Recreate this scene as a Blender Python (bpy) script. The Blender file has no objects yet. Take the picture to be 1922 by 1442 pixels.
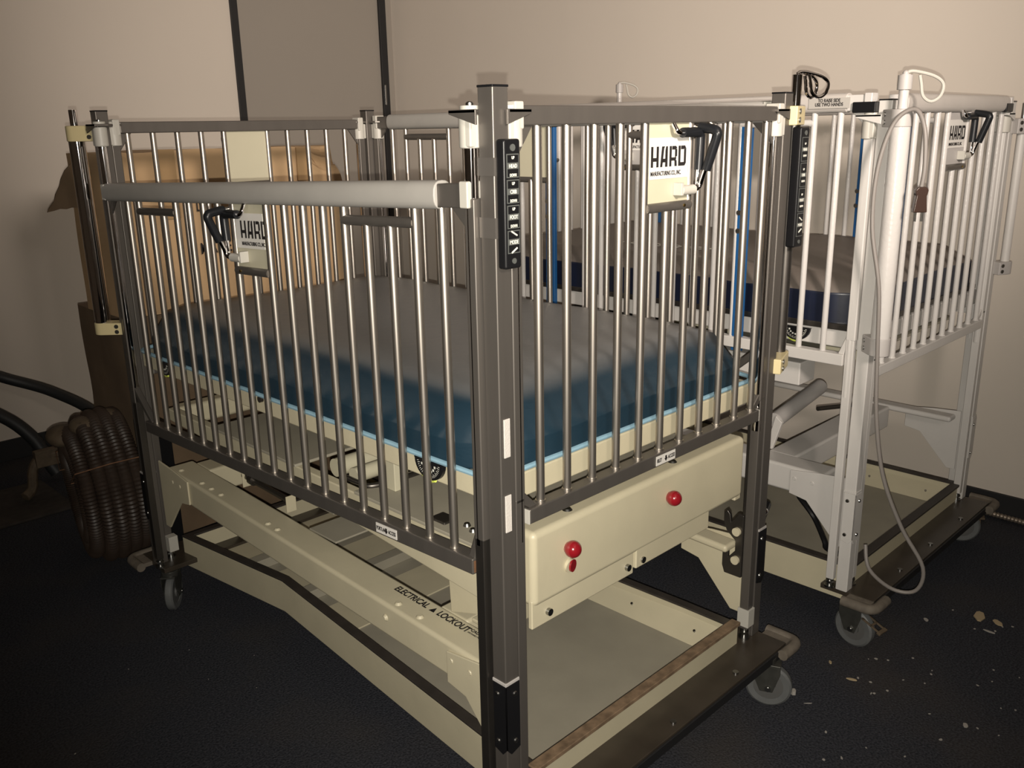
import bpy, bmesh, math, random
from mathutils import Vector, Matrix, Euler
random.seed(7)
SC = bpy.context.scene
COL = SC.collection
PI = math.pi

# ------------------------------------------------------------------ camera
F_PX = 1684.0
CAM = Vector((-1.07133, -1.11224, 1.55451))
YAW, PITCH, ROLL = .78901, .27947, -.01883
fw = Vector((math.cos(YAW)*math.cos(PITCH), math.sin(YAW)*math.cos(PITCH), -math.sin(PITCH)))
rt = Vector((math.sin(YAW), -math.cos(YAW), 0)); up = rt.cross(fw)
R_ = math.cos(ROLL)*rt + math.sin(ROLL)*up
U_ = -math.sin(ROLL)*rt + math.cos(ROLL)*up
cd = bpy.data.cameras.new('camera'); cam = bpy.data.objects.new('camera', cd); COL.objects.link(cam)
cd.sensor_fit = 'HORIZONTAL'; cd.sensor_width = 36.0; cd.lens = F_PX/1922*36.0
cd.clip_start = .02; cd.clip_end = 60
cam.matrix_world = Matrix((R_, U_, -fw)).transposed().to_4x4()
cam.location = CAM
SC.camera = cam
SC.view_settings.view_transform = 'Standard'; SC.view_settings.look = 'None'
SC.view_settings.gamma = 1; SC.view_settings.exposure = 0.0
try: SC.view_settings.use_curve_mapping = False
except Exception: pass

# ------------------------------------------------------------------ light
w = bpy.data.worlds.new('dim_room'); SC.world = w; w.use_nodes = True
w.node_tree.nodes['Background'].inputs[0].default_value = (1, .88, .74, 1)
w.node_tree.nodes['Background'].inputs[1].default_value = .028

def spot(name, loc, target, power, color, radius, angle, blend):
    l = bpy.data.lights.new(name, 'SPOT'); l.energy = power; l.color = color
    l.shadow_soft_size = radius; l.spot_size = angle; l.spot_blend = blend
    o = bpy.data.objects.new(name, l); COL.objects.link(o); o.location = loc
    o.rotation_euler = (Vector(target)-Vector(loc)).to_track_quat('-Z', 'Y').to_euler()
    return o
# the phone's own flash, just under the lens
flash_at = CAM - .028*U_ + .001*R_
spot('phone_flash', flash_at, flash_at + fw*2 + U_*.1 + R_*.12, 235, (1, .93, .82), .004, math.radians(88), 1.0)
# a lamp high on the wall behind the photographer, beam raised above the floor
spot('room_lamp', (-.75, -2.6, 2.52), (2.246, 2.013, 2.20), 1010, (1, .87, .76), .26, math.radians(60), 1.0)

# ------------------------------------------------------------------ materials
def nt(name):
    m = bpy.data.materials.new(name); m.use_nodes = True
    return m, m.node_tree, m.node_tree.nodes['Principled BSDF']
def mat(name, col, rough=.5, metal=0, spec=.5, noise=0, nscale=20, bump=0, bscale=200, coat=0, col2=None, rvar=0, stretch=None):
    m, t, b = nt(name)
    b.inputs['Base Color'].default_value = (*col, 1); b.inputs['Roughness'].default_value = rough
    b.inputs['Metallic'].default_value = metal; b.inputs['Specular IOR Level'].default_value = spec
    b.inputs['Coat Weight'].default_value = coat
    if noise or bump or rvar:
        tc = t.nodes.new('ShaderNodeTexCoord'); mp = t.nodes.new('ShaderNodeMapping')
        if stretch: mp.inputs['Scale'].default_value = stretch
        t.links.new(tc.outputs['Object'], mp.inputs[0])
    if noise or rvar:
        n = t.nodes.new('ShaderNodeTexNoise'); n.inputs['Scale'].default_value = nscale; n.inputs['Detail'].default_value = 6
        t.links.new(mp.outputs[0], n.inputs[0])
        if noise:
            r = t.nodes.new('ShaderNodeValToRGB'); r.color_ramp.elements[0].position = .3; r.color_ramp.elements[1].position = .72
            c2 = col2 or tuple(max(0, c*(1-noise)) for c in col)
            r.color_ramp.elements[0].color = (*c2, 1); r.color_ramp.elements[1].color = (*col, 1)
            t.links.new(n.outputs['Fac'], r.inputs[0]); t.links.new(r.outputs[0], b.inputs['Base Color'])
        if rvar:
            mr = t.nodes.new('ShaderNodeMapRange'); mr.inputs['To Min'].default_value = rough-rvar; mr.inputs['To Max'].default_value = rough+rvar
            t.links.new(n.outputs['Fac'], mr.inputs[0]); t.links.new(mr.outputs[0], b.inputs['Roughness'])
    if bump:
        n2 = t.nodes.new('ShaderNodeTexNoise'); n2.inputs['Scale'].default_value = bscale; n2.inputs['Detail'].default_value = 4
        t.links.new(mp.outputs[0], n2.inputs[0])
        bp = t.nodes.new('ShaderNodeBump'); bp.inputs['Strength'].default_value = bump; bp.inputs['Distance'].default_value = .002
        t.links.new(n2.outputs['Fac'], bp.inputs['Height']); t.links.new(bp.outputs[0], b.inputs['Normal'])
    return m
M = dict(
 wall=mat('wall_paint', (.63, .57, .50), .75, noise=.04, nscale=1.5, bump=.05, bscale=60),
 panel=mat('partition_panel', (.30, .27, .235), .7, noise=.05, nscale=1.2),
 black=mat('black_rubber', (.012, .012, .013), .55, bump=.1),
 base=mat('baseboard_black', (.01, .01, .011), .6),
 ceil=mat('ceiling_paint', (.55, .5, .44), .9),
 bumper=mat('vinyl_bumper_grey', (.36, .345, .32), .5, noise=.08, nscale=14),
 wbumper=mat('vinyl_bumper_offwhite', (.47, .44, .41), .5, noise=.08, nscale=14),
 steel=mat('brushed_steel', (.155, .141, .127), .42, metal=.6, rvar=.05, nscale=40, stretch=(1, 1, .08), noise=.08),
 bar=mat('polished_bar_steel', (.50, .46, .41), .38, metal=.95, rvar=.04, nscale=60, stretch=(1, 1, .06), noise=.10),
 leg=mat('dark_steel', (.12, .11, .10), .38, metal=.9, rvar=.05, nscale=30),
 chrome=mat('chrome', (.82, .80, .80), .05, metal=1),
 white=mat('white_enamel', (.55, .53, .51), .26, bump=.35, bscale=90, noise=.05, nscale=8),
 whitep=mat('white_plastic', (.46, .445, .40), .45),
 wpost=mat('white_painted_steel', (.57, .55, .525), .38, noise=.06, nscale=10, bump=.1, bscale=80),
 lgrey=mat('light_grey_clamp', (.42, .40, .385), .45),
 cream=mat('cream_enamel', (.56, .51, .365), .42, noise=.10, nscale=7, bump=.12, bscale=90),
 creamd=mat('cream_panel', (.50, .47, .35), .4, noise=.06, nscale=6),
 deck=mat('grey_deck_paint', (.34, .315, .25), .5, noise=.12, nscale=9, bump=.15, bscale=60),
 rim=mat('dark_rubber_rim', (.045, .038, .033), .5, noise=.3, nscale=25),
 worn=mat('worn_brown_edge', (.27, .185, .115), .6, noise=.55, nscale=38, bump=.4, bscale=120),
 plate=mat('brown_base_plate', (.055, .044, .033), .33, noise=.35, nscale=14),
 corner=mat('dusty_corner_bumper', (.17, .145, .115), .75, noise=.35, nscale=40),
 rust=mat('rusty_edge', (.22, .11, .055), .7, noise=.5, nscale=60),
 ivory=mat('ivory_clamp', (.62, .53, .30), .4),
 screw=mat('screw_zinc', (.35, .35, .34), .3, metal=1),
 tire=mat('grey_rubber_tire', (.13, .135, .135), .55, noise=.15, nscale=30),
 hub=mat('grey_wheel_hub', (.10, .10, .097), .5),
 fork=mat('dark_caster_fork', (.10, .10, .09), .4, metal=.6, noise=.3, nscale=40),
 red=mat('red_knob', (.24, .008, .014), .22, coat=.5),
 rubber=mat('black_grip_rubber', (.010, .011, .013), .32, spec=.3),
 plas=mat('black_plastic', (.009, .009, .010), .32, spec=.22),
 key=mat('key_frame_grey', (.085, .09, .085), .45),
 ink=mat('white_ink', (.62, .62, .56), .5),
 dink=mat('black_ink', (.012, .01, .01), .6),
 label=mat('white_label', (.66, .64, .60), .45),
 silver=mat('silver_label', (.36, .35, .32), .4, metal=.3),
 glabel=mat('pale_label', (.40, .38, .35), .5),
 blue=mat('blue_strip', (.012, .085, .24), .42),
 welt=mat('pale_blue_welt', (.24, .40, .50), .5),
 tape=mat('clear_tape', (.19, .175, .16), .34, metal=.6),
 velcro=mat('white_velcro', (.60, .56, .52), .85, bump=.4, bscale=300),
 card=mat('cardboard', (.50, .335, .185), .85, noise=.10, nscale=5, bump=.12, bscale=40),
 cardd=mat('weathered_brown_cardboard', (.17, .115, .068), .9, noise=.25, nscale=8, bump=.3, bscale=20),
 pack=mat('packing_tape', (.36, .235, .12), .25),
 coil=mat('brown_corrugated_plastic', (.042, .028, .020), .5, noise=.35, nscale=20),
 hose=mat('black_hose', (.02, .021, .022), .55),
 old=mat('grimy_brown', (.13, .095, .06), .7, noise=.4, nscale=40),
 mat_=mat('dark_mat', (.045, .036, .03), .9, noise=.4, nscale=30),
 cord=mat('grey_cord', (.22, .20, .185), .45),
 plug=mat('brown_plug', (.045, .026, .02), .25),
 brass=mat('brass', (.5, .36, .12), .3, metal=1),
 lime=mat('lime_gauge_fluid', (.62, .72, .12), .3),
 navy=mat('navy_vinyl', (.008, .012, .03), .36, noise=.25, nscale=9, bump=.2, bscale=12),
 navyt=mat('taupe_vinyl_top', (.135, .115, .10), .5, noise=.08, nscale=5),
 flake=mat('paint_flake', (.42, .33, .20), .7),
 crumb=mat('pale_crumb', (.36, .34, .31), .8),
 conduit=mat('ribbed_metal_conduit', (.32, .27, .22), .4, metal=.7),
)
def mattress_mat():
    m, t, b = nt('blue_vinyl')
    b.inputs['Roughness'].default_value = .42; b.inputs['Specular IOR Level'].default_value = .55
    tc = t.nodes.new('ShaderNodeTexCoord'); n = t.nodes.new('ShaderNodeTexNoise')
    n.inputs['Scale'].default_value = 6; n.inputs['Detail'].default_value = 5; t.links.new(tc.outputs['Object'], n.inputs[0])
    r = t.nodes.new('ShaderNodeValToRGB'); r.color_ramp.elements[0].color = (.0075, .024, .040, 1); r.color_ramp.elements[1].color = (.012, .033, .052, 1)
    t.links.new(n.outputs['Fac'], r.inputs[0])
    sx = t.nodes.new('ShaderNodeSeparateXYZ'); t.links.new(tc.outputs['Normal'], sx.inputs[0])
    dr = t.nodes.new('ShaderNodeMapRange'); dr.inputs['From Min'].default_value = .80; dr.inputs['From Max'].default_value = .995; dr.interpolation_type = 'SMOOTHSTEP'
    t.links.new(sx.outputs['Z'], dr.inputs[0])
    ml = t.nodes.new('ShaderNodeMixRGB'); ml.inputs[2].default_value = (.140, .143, .145, 1)   # blue turns grey where the surface faces up
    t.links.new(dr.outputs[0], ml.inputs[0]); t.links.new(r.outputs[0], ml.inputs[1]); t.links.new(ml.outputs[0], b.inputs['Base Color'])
    mp = t.nodes.new('ShaderNodeMapping'); mp.inputs['Scale'].default_value = (3, 3, 9); t.links.new(tc.outputs['Object'], mp.inputs[0])
    n2 = t.nodes.new('ShaderNodeTexNoise'); n2.inputs['Scale'].default_value = 5; n2.inputs['Distortion'].default_value = 1.0
    t.links.new(mp.outputs[0], n2.inputs[0])
    bp = t.nodes.new('ShaderNodeBump'); bp.inputs['Strength'].default_value = .12; bp.inputs['Distance'].default_value = .01
    t.links.new(n2.outputs['Fac'], bp.inputs['Height']); t.links.new(bp.outputs[0], b.inputs['Normal'])
    return m
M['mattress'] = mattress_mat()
def carpet():
    m, t, b = nt('dark_blue_carpet')
    b.inputs['Roughness'].default_value = .95; b.inputs['Specular IOR Level'].default_value = .15
    tc = t.nodes.new('ShaderNodeTexCoord')
    n = t.nodes.new('ShaderNodeTexNoise'); n.inputs['Scale'].default_value = 170; n.inputs['Detail'].default_value = 4
    n2 = t.nodes.new('ShaderNodeTexNoise'); n2.inputs['Scale'].default_value = 2.2; n2.inputs['Detail'].default_value = 6
    t.links.new(tc.outputs['Object'], n.inputs[0]); t.links.new(tc.outputs['Object'], n2.inputs[0])
    r = t.nodes.new('ShaderNodeValToRGB'); r.color_ramp.elements[0].position = .35; r.color_ramp.elements[1].position = .7
    r.color_ramp.elements[0].color = (.020, .022, .028, 1); r.color_ramp.elements[1].color = (.060, .062, .074, 1)
    t.links.new(n.outputs['Fac'], r.inputs[0])
    r2 = t.nodes.new('ShaderNodeValToRGB'); r2.color_ramp.elements[0].position = .48; r2.color_ramp.elements[1].position = .75
    r2.color_ramp.elements[0].color = (0, 0, 0, 1); r2.color_ramp.elements[1].color = (.5, .5, .5, 1)
    t.links.new(n2.outputs['Fac'], r2.inputs[0])
    mx = t.nodes.new('ShaderNodeMixRGB'); mx.inputs[2].default_value = (.066, .056, .046, 1)
    t.links.new(r2.outputs[0], mx.inputs[0]); t.links.new(r.outputs[0], mx.inputs[1]); t.links.new(mx.outputs[0], b.inputs['Base Color'])
    bp = t.nodes.new('ShaderNodeBump'); bp.inputs['Strength'].default_value = .7; bp.inputs['Distance'].default_value = .006
    t.links.new(n.outputs['Fac'], bp.inputs['Height']); t.links.new(bp.outputs[0], b.inputs['Normal'])
    return m
M['carpet'] = carpet()

# ------------------------------------------------------------------ mesh helpers
def bx(bm, x0, x1, y0, y1, z0, z1, mtx=None):
    vs = [bm.verts.new((x, y, z)) for x in (x0, x1) for y in (y0, y1) for z in (z0, z1)]
    for f in ((0,1,3,2),(4,6,7,5),(0,4,5,1),(2,3,7,6),(0,2,6,4),(1,5,7,3)): bm.faces.new([vs[i] for i in f])
    if mtx: bmesh.ops.transform(bm, matrix=mtx, verts=vs)
    return vs
def cyl(bm, p0, p1, r, n=20, r2=None, cap=True):
    p0, p1 = Vector(p0), Vector(p1); d = p1-p0; L = d.length
    q = d.to_track_quat('Z', 'Y').to_matrix().to_4x4()
    res = bmesh.ops.create_cone(bm, cap_ends=cap, cap_tris=False, segments=n, radius1=r, radius2=r if r2 is None else r2, depth=L,
                                matrix=Matrix.Translation((p0+p1)/2) @ q)
    return res['verts']
def prism(bm, pts, axis, a, b):
    """polygon pts (2D) extruded along axis from a to b. axis x: pts=(y,z); y: (x,z); z: (x,y)"""
    def P(p, h): return {'x': (h, p[0], p[1]), 'y': (p[0], h, p[1]), 'z': (p[0], p[1], h)}[axis]
    A = [bm.verts.new(P(p, a)) for p in pts]; B = [bm.verts.new(P(p, b)) for p in pts]; n = len(pts)
    bm.faces.new(A); bm.faces.new(B[::-1])
    for i in range(n): bm.faces.new([A[i], B[i], B[(i+1) % n], A[(i+1) % n]][::-1])
def path_tube(bm, pts, r, n=10, sub=6, closed=False, ribs=None):
    P = [Vector(p) for p in pts]; S = []
    if sub > 1:
        m = len(P)
        for i in range(m if closed else m-1):
            g = lambda k: P[k % m] if closed else P[max(0, min(m-1, k))]
            p0, p1, p2, p3 = g(i-1), g(i), g(i+1), g(i+2)
            for k in range(sub):
                t = k/sub
                S.append(.5*((2*p1)+(p2-p0)*t+(2*p0-5*p1+4*p2-p3)*t*t+(3*p1-p0-3*p2+p3)*t**3))
        if not closed: S.append(P[-1])
    else: S = P
    rings = []; N = len(S); prev = None
    for i, s in enumerate(S):
        if closed: d = S[(i+1) % N]-S[i-1]
        else: d = S[min(N-1, i+1)]-S[max(0, i-1)]
        d.normalize()
        if prev is None:
            a = Vector((0, 0, 1)) if abs(d.z) < .9 else Vector((1, 0, 0)); x = d.cross(a).normalized()
        else: x = (prev - d*prev.dot(d)).normalized()
        prev = x; y = d.cross(x)
        rr = r*(1 if ribs is None else (1+ribs*(i % 2)))
        rings.append([bm.verts.new(s+rr*(math.cos(2*PI*k/n)*x+math.sin(2*PI*k/n)*y)) for k in range(n)])
    for i in range(N if closed else N-1):
        A, B = rings[i], rings[(i+1) % N]
        off = 0
        if closed and i == N-1:
            off = min(range(n), key=lambda o: (A[0].co-B[o].co).length)
        for k in range(n): bm.faces.new([A[k], A[(k+1) % n], B[(k+1+off) % n], B[(k+off) % n]])
    if not closed: bm.faces.new(rings[0][::-1]); bm.faces.new(rings[-1])
def ball(bm, c, r, n=18, sc=(1, 1, 1)):
    bmesh.ops.create_uvsphere(bm, u_segments=n, v_segments=n//2+2, radius=r, matrix=Matrix.Translation(c) @ Matrix.Diagonal((*sc, 1)))
def obj(name, bm, m, parent=None, bevel=0, smooth=True, seg=2, loc=None):
    bmesh.ops.recalc_face_normals(bm, faces=bm.faces[:])
    me = bpy.data.meshes.new(name); bm.to_mesh(me); bm.free(); me.materials.append(m)
    if smooth:
        for p in me.polygons: p.use_smooth = True
        me.set_sharp_from_angle(angle=math.radians(38))
    o = bpy.data.objects.new(name, me); COL.objects.link(o)
    if bevel:
        bv = o.modifiers.new('bevel', 'BEVEL'); bv.width = bevel; bv.segments = seg; bv.limit_method = 'ANGLE'; bv.angle_limit = math.radians(40); bv.harden_normals = True
    if parent: o.parent = parent
    if loc: o.location = loc
    return o
def box_obj(name, b, m, parent=None, bevel=0):
    bm = bmesh.new(); bx(bm, *b); return obj(name, bm, m, parent, bevel)
def tag(o, label, cat, group=None):
    o['label'] = label; o['category'] = cat
    if group: o['group'] = group
    return o
def empty(name, loc=(0, 0, 0), rot=(0, 0, 0), parent=None):
    o = bpy.data.objects.new(name, None); COL.objects.link(o); o.location = loc; o.rotation_euler = rot; o.empty_display_size = .05
    if parent: o.parent = parent
    return o
def struct(name, b, m, bevel=0):
    o = box_obj(name, b, m, None, bevel); o['kind'] = 'structure'; return o
def dup(o, loc=None, parent=None, rot=None):
    c = o.copy(); COL.objects.link(c)
    if loc is not None: c.location = loc
    if rot is not None: c.rotation_euler = rot
    if parent is not None: c.parent = parent
    for ch in list(o.children):
        k = dup(ch, parent=c)
    return c
def text(name, s, size, o, x, n, m, parent=None, bold=0, squeeze=1, align='LEFT', line=1.0, shear=0):
    """letters lying on the plane through o, x = reading direction, n = outward normal"""
    c = bpy.data.curves.new(name, 'FONT'); c.body = s; c.size = size; c.extrude = .0003; c.offset = bold; c.align_x = align; c.space_line = line; c.shear = shear
    t = bpy.data.objects.new('tmp', c); COL.objects.link(t)
    dg = bpy.context.evaluated_depsgraph_get(); me = bpy.data.meshes.new_from_object(t.evaluated_get(dg))
    bpy.data.objects.remove(t); bpy.data.curves.remove(c)
    x = Vector(x).normalized(); n = Vector(n).normalized(); y = n.cross(x)
    mt = Matrix((x*squeeze, y, n)).transposed().to_4x4(); mt.translation = Vector(o)
    me.transform(mt); me.materials.clear(); me.materials.append(m)
    ob = bpy.data.objects.new(name, me); COL.objects.link(ob)
    if parent: ob.parent = parent
    return ob
# blocky stencil letters for the maker's plate, unit height, drawn as polygons
def logo_bm(bm, o, x, n, h, w):
    x = Vector(x); n = Vector(n); y = n.cross(x)
    P = []
    P += [[(0,0),(.2,0),(.2,1),(0,1)], [(.5,0),(.7,0),(.7,1),(.5,1)], [(.2,.28),(.5,.28),(.5,.46),(.2,.46)]]
    ax = .85
    P += [[(ax,0),(ax+.2,0),(ax+.34,.9),(ax+.42,1),(ax+.14,1),(ax+.12,.86)], [(ax+.46,0),(ax+.68,0),(ax+.68,1),(ax+.52,1),(ax+.46,.8)], [(ax+.2,.22),(ax+.46,.22),(ax+.46,.40),(ax+.24,.40)]]
    rx = 1.7
    P += [[(rx,0),(rx+.2,0),(rx+.2,1),(rx,1)], [(rx+.24,.82),(rx+.58,.82),(rx+.72,.9),(rx+.6,1),(rx+.24,1)], [(rx+.52,.42),(rx+.72,.5),(rx+.72,.86),(rx+.52,.82)], [(rx+.2,.28),(rx+.6,.28),(rx+.66,.44),(rx+.2,.44)], [(rx+.5,0),(rx+.72,0),(rx+.68,.3),(rx+.48,.3)]]
    dx = 2.55
    P += [[(dx,0),(dx+.2,0),(dx+.2,1),(dx,1)], [(dx+.2,0),(dx+.62,0),(dx+.74,.14),(dx+.52,.18),(dx+.2,.18)], [(dx+.24,.82),(dx+.5,.82),(dx+.74,.86),(dx+.62,1),(dx+.24,1)], [(dx+.54,.16),(dx+.74,.14),(dx+.74,.86),(dx+.54,.82)]]
    for p in P:
        vs = [bm.verts.new(Vector(o)+x*(a*w/3.29)+y*(b*h)+n*.0006) for a, b in p]
        bm.faces.new(vs)

# ------------------------------------------------------------------ room
RX, LY = 2.66, 3.65
struct('floor', (-4.2, RX+.1, -4.6, LY+.1, -.06, 0), M['carpet'])
struct('ceiling', (-4.2, RX+.1, -4.6, LY+.1, 2.75, 2.85), M['ceil'])
struct('wall_right', (RX, RX+.1, -4.6, LY+.1, 0, 2.75), M['wall'])
struct('wall_back', (-4.2, 1.575, LY, LY+.1, 0, 2.75), M['wall'])
struct('wall_back_panel', (1.575, RX, LY+.004, LY+.1, 0, 2.75), M['panel'])['kind'] = 'structure'
struct('wall_left', (-4.3, -4.2, -4.6, LY+.1, 0, 2.75), M['wall'])
struct('wall_front', (-4.2, RX+.1, -4.7, -4.6, 0, 2.75), M['wall'])
struct('baseboard_right', (RX-.014, RX, -4.6, LY, 0, .105), M['base'], .002)
struct('baseboard_back', (-4.2, RX, LY-.014, LY, 0, .105), M['base'], .002)
struct('trim_1', (1.557, 1.600, LY-.012, LY+.004, .1, 2.75), M['black'], .002)
struct('trim_2', (RX-.105, RX-.055, LY-.014, LY+.004, .1, 2.75), M['black'], .002)
hinge = struct('trim_3', (RX-.096, RX-.084, LY-.019, LY-.014, 1.70, 1.82), M['screw'], .001)

# ------------------------------------------------------------------ crib
W, L, S = 1.0, 1.70, .037
def caster(parent, x, y, ax, P_, brake=False):
    """swivel caster under the base plate; ax = axle direction (horizontal)"""
    a = Vector((*ax, 0)).normalized(); t = Vector((-a.y, a.x, 0)); c = Vector((x, y, .063))
    top = c + t*-.012 + Vector((0, 0, .082))
    bm = bmesh.new()
    cyl(bm, (top.x, top.y, .128), (top.x, top.y, .150), .028, 20)
    for s in (-1, 1):
        o = a*s*.021
        q = [c+o+t*-.022+Vector((0,0,-.012)), c+o+t*.012+Vector((0,0,-.012)), c+o+t*.030+Vector((0,0,.045)), c+o+t*.03+Vector((0,0,.068)), c+o+t*-.044+Vector((0,0,.068)), c+o+t*-.044+Vector((0,0,.04))]
        A = [bm.verts.new(v) for v in q]; B = [bm.verts.new(v+a*s*.003) for v in q]
        bm.faces.new(A); bm.faces.new(B[::-1])
        for i in range(6): bm.faces.new([A[i], A[(i+1) % 6], B[(i+1) % 6], B[i]])
    e = [c+t*-.044+a*-.024, c+t*.03+a*-.024, c+t*.03+a*.024, c+t*-.044+a*.024]
    A = [bm.verts.new(v+Vector((0,0,.066))) for v in e]; B = [bm.verts.new(v+Vector((0,0,.072))) for v in e]
    bm.faces.new(A); bm.faces.new(B[::-1])
    for i in range(4): bm.faces.new([A[i], A[(i+1) % 4], B[(i+1) % 4], B[i]])
    cs = obj('caster', bm, M['fork'], parent, .0015)
    bm = bmesh.new(); n = 36
    prof = [(.040,-.012),(.056,-.0135),(.062,-.009),(.063,0),(.062,.009),(.056,.0135),(.040,.012)]
    rings = []
    for k in range(n):
        th = 2*PI*k/n; d = t*math.cos(th)+Vector((0,0,1))*math.sin(th)
        rings.append([bm.verts.new(c+d*r+a*h) for r, h in prof])
    for k in range(n):
        A, B = rings[k], rings[(k+1) % n]
        for i in range(len(prof)): bm.faces.new([A[i], A[(i+1) % 7], B[(i+1) % 7], B[i]])
    obj('wheel', bm, M['tire'], cs)
    bm = bmesh.new(); cyl(bm, c-a*.010, c+a*.010, .046, 30); cyl(bm, c-a*.016, c+a*.016, .02, 20)
    obj('wheel_hub', bm, M['hub'], cs)
    bm = bmesh.new(); cyl(bm, c-a*.031, c+a*.031, .006, 10); cyl(bm, c-a*.029, c+a*.029, .009, 6)
    obj('axle_bolt', bm, M['screw'], cs)
    if brake:
        bm = bmesh.new(); mt = Matrix.Translation(c+Vector((0,0,.055))) @ Matrix.Rotation(math.atan2(t.y, t.x), 4, 'Z') @ Matrix.Rotation(math.radians(22), 4, 'Y')
        for b in ((.03,.095,-.018,-.012,0,.005),(.03,.095,.012,.018,0,.005),(.03,.04,-.018,.018,0,.005),(.06,.067,-.018,.018,0,.005),(.088,.1,-.02,.02,-.003,.006)): bx(bm, *b, mtx=mt)
        obj('brake_pedal', bm, M['old'], cs, .001)

def make_gate(kind, root, loc, rot, P_, name, handle_side, tilt=0, label=None, bumper=False, logo=True):
    """kind 'side' or 'end'. gate-local: X along, -Y outward, Z up from underside of bottom rail"""
    LEN = L if kind == 'side' else W
    e = .040
    steel, barm = P_['steel'], P_['bar']
    T = .017
    if kind == 'side': xs = [.184+.0765*k for k in range(19)][::-1]; xs = [L-.139-.0765*k for k in range(19)]; ztop = .700; zst = .077
    else: xs = [.12+.0785*k for k in range(11)]; ztop = .744; zst = .05
    bm = bmesh.new()
    # stiles
    zs1 = ztop+.0 if kind == 'end' else .722
    bx(bm, e, e+.026, -.012, .013, zst, zs1); bx(bm, LEN-e-.026, LEN-e, -.012, .013, zst, zs1)
    # rails
    if kind == 'side':
        bx(bm, .135 if P_['drop'] else .068, LEN-.068, -T, T, 0, .034)
        bx(bm, e+.022, LEN-e-.022, -.014, .014, .706, .748)
        for s in (0, 1):
            X = (lambda v: v) if s == 0 else (lambda v: LEN-v)
            q = .082 if s == 0 and P_['drop'] else 0
            prism(bm, [(X(.058), zst+.010+q*.3), (X(.058), zst+.034+q*.3), (X(.088+q), .034), (X(.070+q), .030)], 'y', -.009, .009)
            prism(bm, [(X(.062), .66), (X(.066), .71), (X(.115), .71)], 'y', -.003, .003)
    else:
        bx(bm, .074, LEN-.074, -T+.001, T-.001, 0, .031)
        bx(bm, .070, LEN-.070, -.015, .015, ztop, ztop+.033)
        for s in (0, 1):
            X = (lambda v: v) if s == 0 else (lambda v: LEN-v)
            prism(bm, [(X(.062), ztop-.06), (X(.062), ztop+.001), (X(.108), ztop+.001)], 'y', -.004, .004)
            prism(bm, [(X(.050), .055), (X(.050), .085), (X(.105), .03), (X(.08), .03)], 'y', -.008, .008)
    g = obj(name, bm, steel, root, .0032, seg=3)
    if kind == 'end':
        for x in (.0715, LEN-.0745):
            bm = bmesh.new(); bx(bm, x, x+.003, -.0155, .0155, .0005, .0305); obj('rail_end_cap', bm, M['whitep'], g, .0008)
    g.location = loc; g.rotation_euler = (0, 0, rot)
    zt = ztop+(.008 if kind == 'side' else .002)
    plate_i = 9 if kind == 'side' else 5
    tees = ([1+0, ] if kind == 'side' else [])
    short = {}
    px0, px1 = sorted((xs[plate_i-1], xs[plate_i+1]))
    zplate0 = .545 if kind == 'side' else .575
    short[plate_i] = zplate0
    teeb = []
    if kind == 'side':
        teeb = [(2, 3), (15, 16)]
        for a, b_ in teeb: short[a] = .672; short[b_] = .672
    cache = {}
    for i, x in enumerate(xs):
        top = short.get(i, zt)
        if top not in cache:
            bm = bmesh.new(); cyl(bm, (0, 0, .030), (0, 0, top), .0087, 18)
            cyl(bm, (0, 0, .030), (0, 0, .035), .0108, 18)
            cache[top] = obj('bar', bm, barm, g, loc=(x, 0, 0))
        else: dup(cache[top], loc=(x, 0, 0), parent=g)
    for a, b_ in teeb:
        x0, x1 = sorted((xs[a-1], xs[b_+1]))
        bm = bmesh.new(); cyl(bm, (x0, 0, .676), (x1, 0, .676), .0105, 16); obj('cross_tube', bm, steel, g)
    # bumper
    if kind == 'side' or bumper:
        bm = bmesh.new(); n = 20; zc = .728 if kind == 'side' else ztop+.018
        x0, x1 = (.118, LEN-.118) if kind == 'side' else (.085, LEN-.085)
        if kind == 'side' and P_['bumper_far']: x0, x1 = .055, LEN-.133
        pr = [(math.copysign(abs(math.cos(2*PI*k/n))**.8, math.cos(2*PI*k/n))*.022, zc+math.copysign(abs(math.sin(2*PI*k/n))**.75, math.sin(2*PI*k/n))*.026) for k in range(n)]
        prism(bm, pr, 'x', x0, x1)
        obj('bumper_sleeve', bm, P_['bumper'], g, .003)
    # latch plate
    bm = bmesh.new(); bx(bm, px0+.003, px1-.003, -.004, .002, zplate0+.002, zt)
    pl = obj('latch_plate', bm, M['creamd'] if P_['cream'] else M['lgrey'], g, .002)
    bm = bmesh.new(); cyl(bm, (px0+.002, -.004, zplate0), (px1-.002, -.004, zplate0), .010, 16)
    obj('plate_hem', bm, M['steel'], pl)
    if logo:
        lx = px0+.014 if handle_side > 0 else px0+.038
        lw = .116
        zl = .655 if kind == 'end' else .622
        bm = bmesh.new(); bx(bm, px0+.012, px1-.012, -.0055, -.004, zl-.022, zl+.060); st = obj('maker_sticker', bm, M['label'] if not P_['cream'] else M['label'], pl)
        bm = bmesh.new(); logo_bm(bm, (lx, -.0058, zl+.002), (1, 0, 0), (0, -1, 0), .041, lw*1.06); lt = obj('sticker_letters', bm, M['dink'], pl, smooth=False)
        text('sticker_small_letters', 'MANUFACTURING CO., INC.', .0125, (lx, -.0058, zl-.015), (1, 0, 0), (0, -1, 0), M['dink'], pl, bold=.0002, squeeze=.66)
    # handle: two bent rods with rubber grips, pivoting in a white roller near the foot of the plate
    hx = px1+.008 if handle_side > 0 else px0-.008
    if handle_side == 2: hx = (px0+px1)/2+.045
    s = -1 if handle_side > 0 else 1
    zr = zplate0+.032
    ztp = zt-.022 if kind == 'end' else zt-.028
    bm = bmesh.new()
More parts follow.
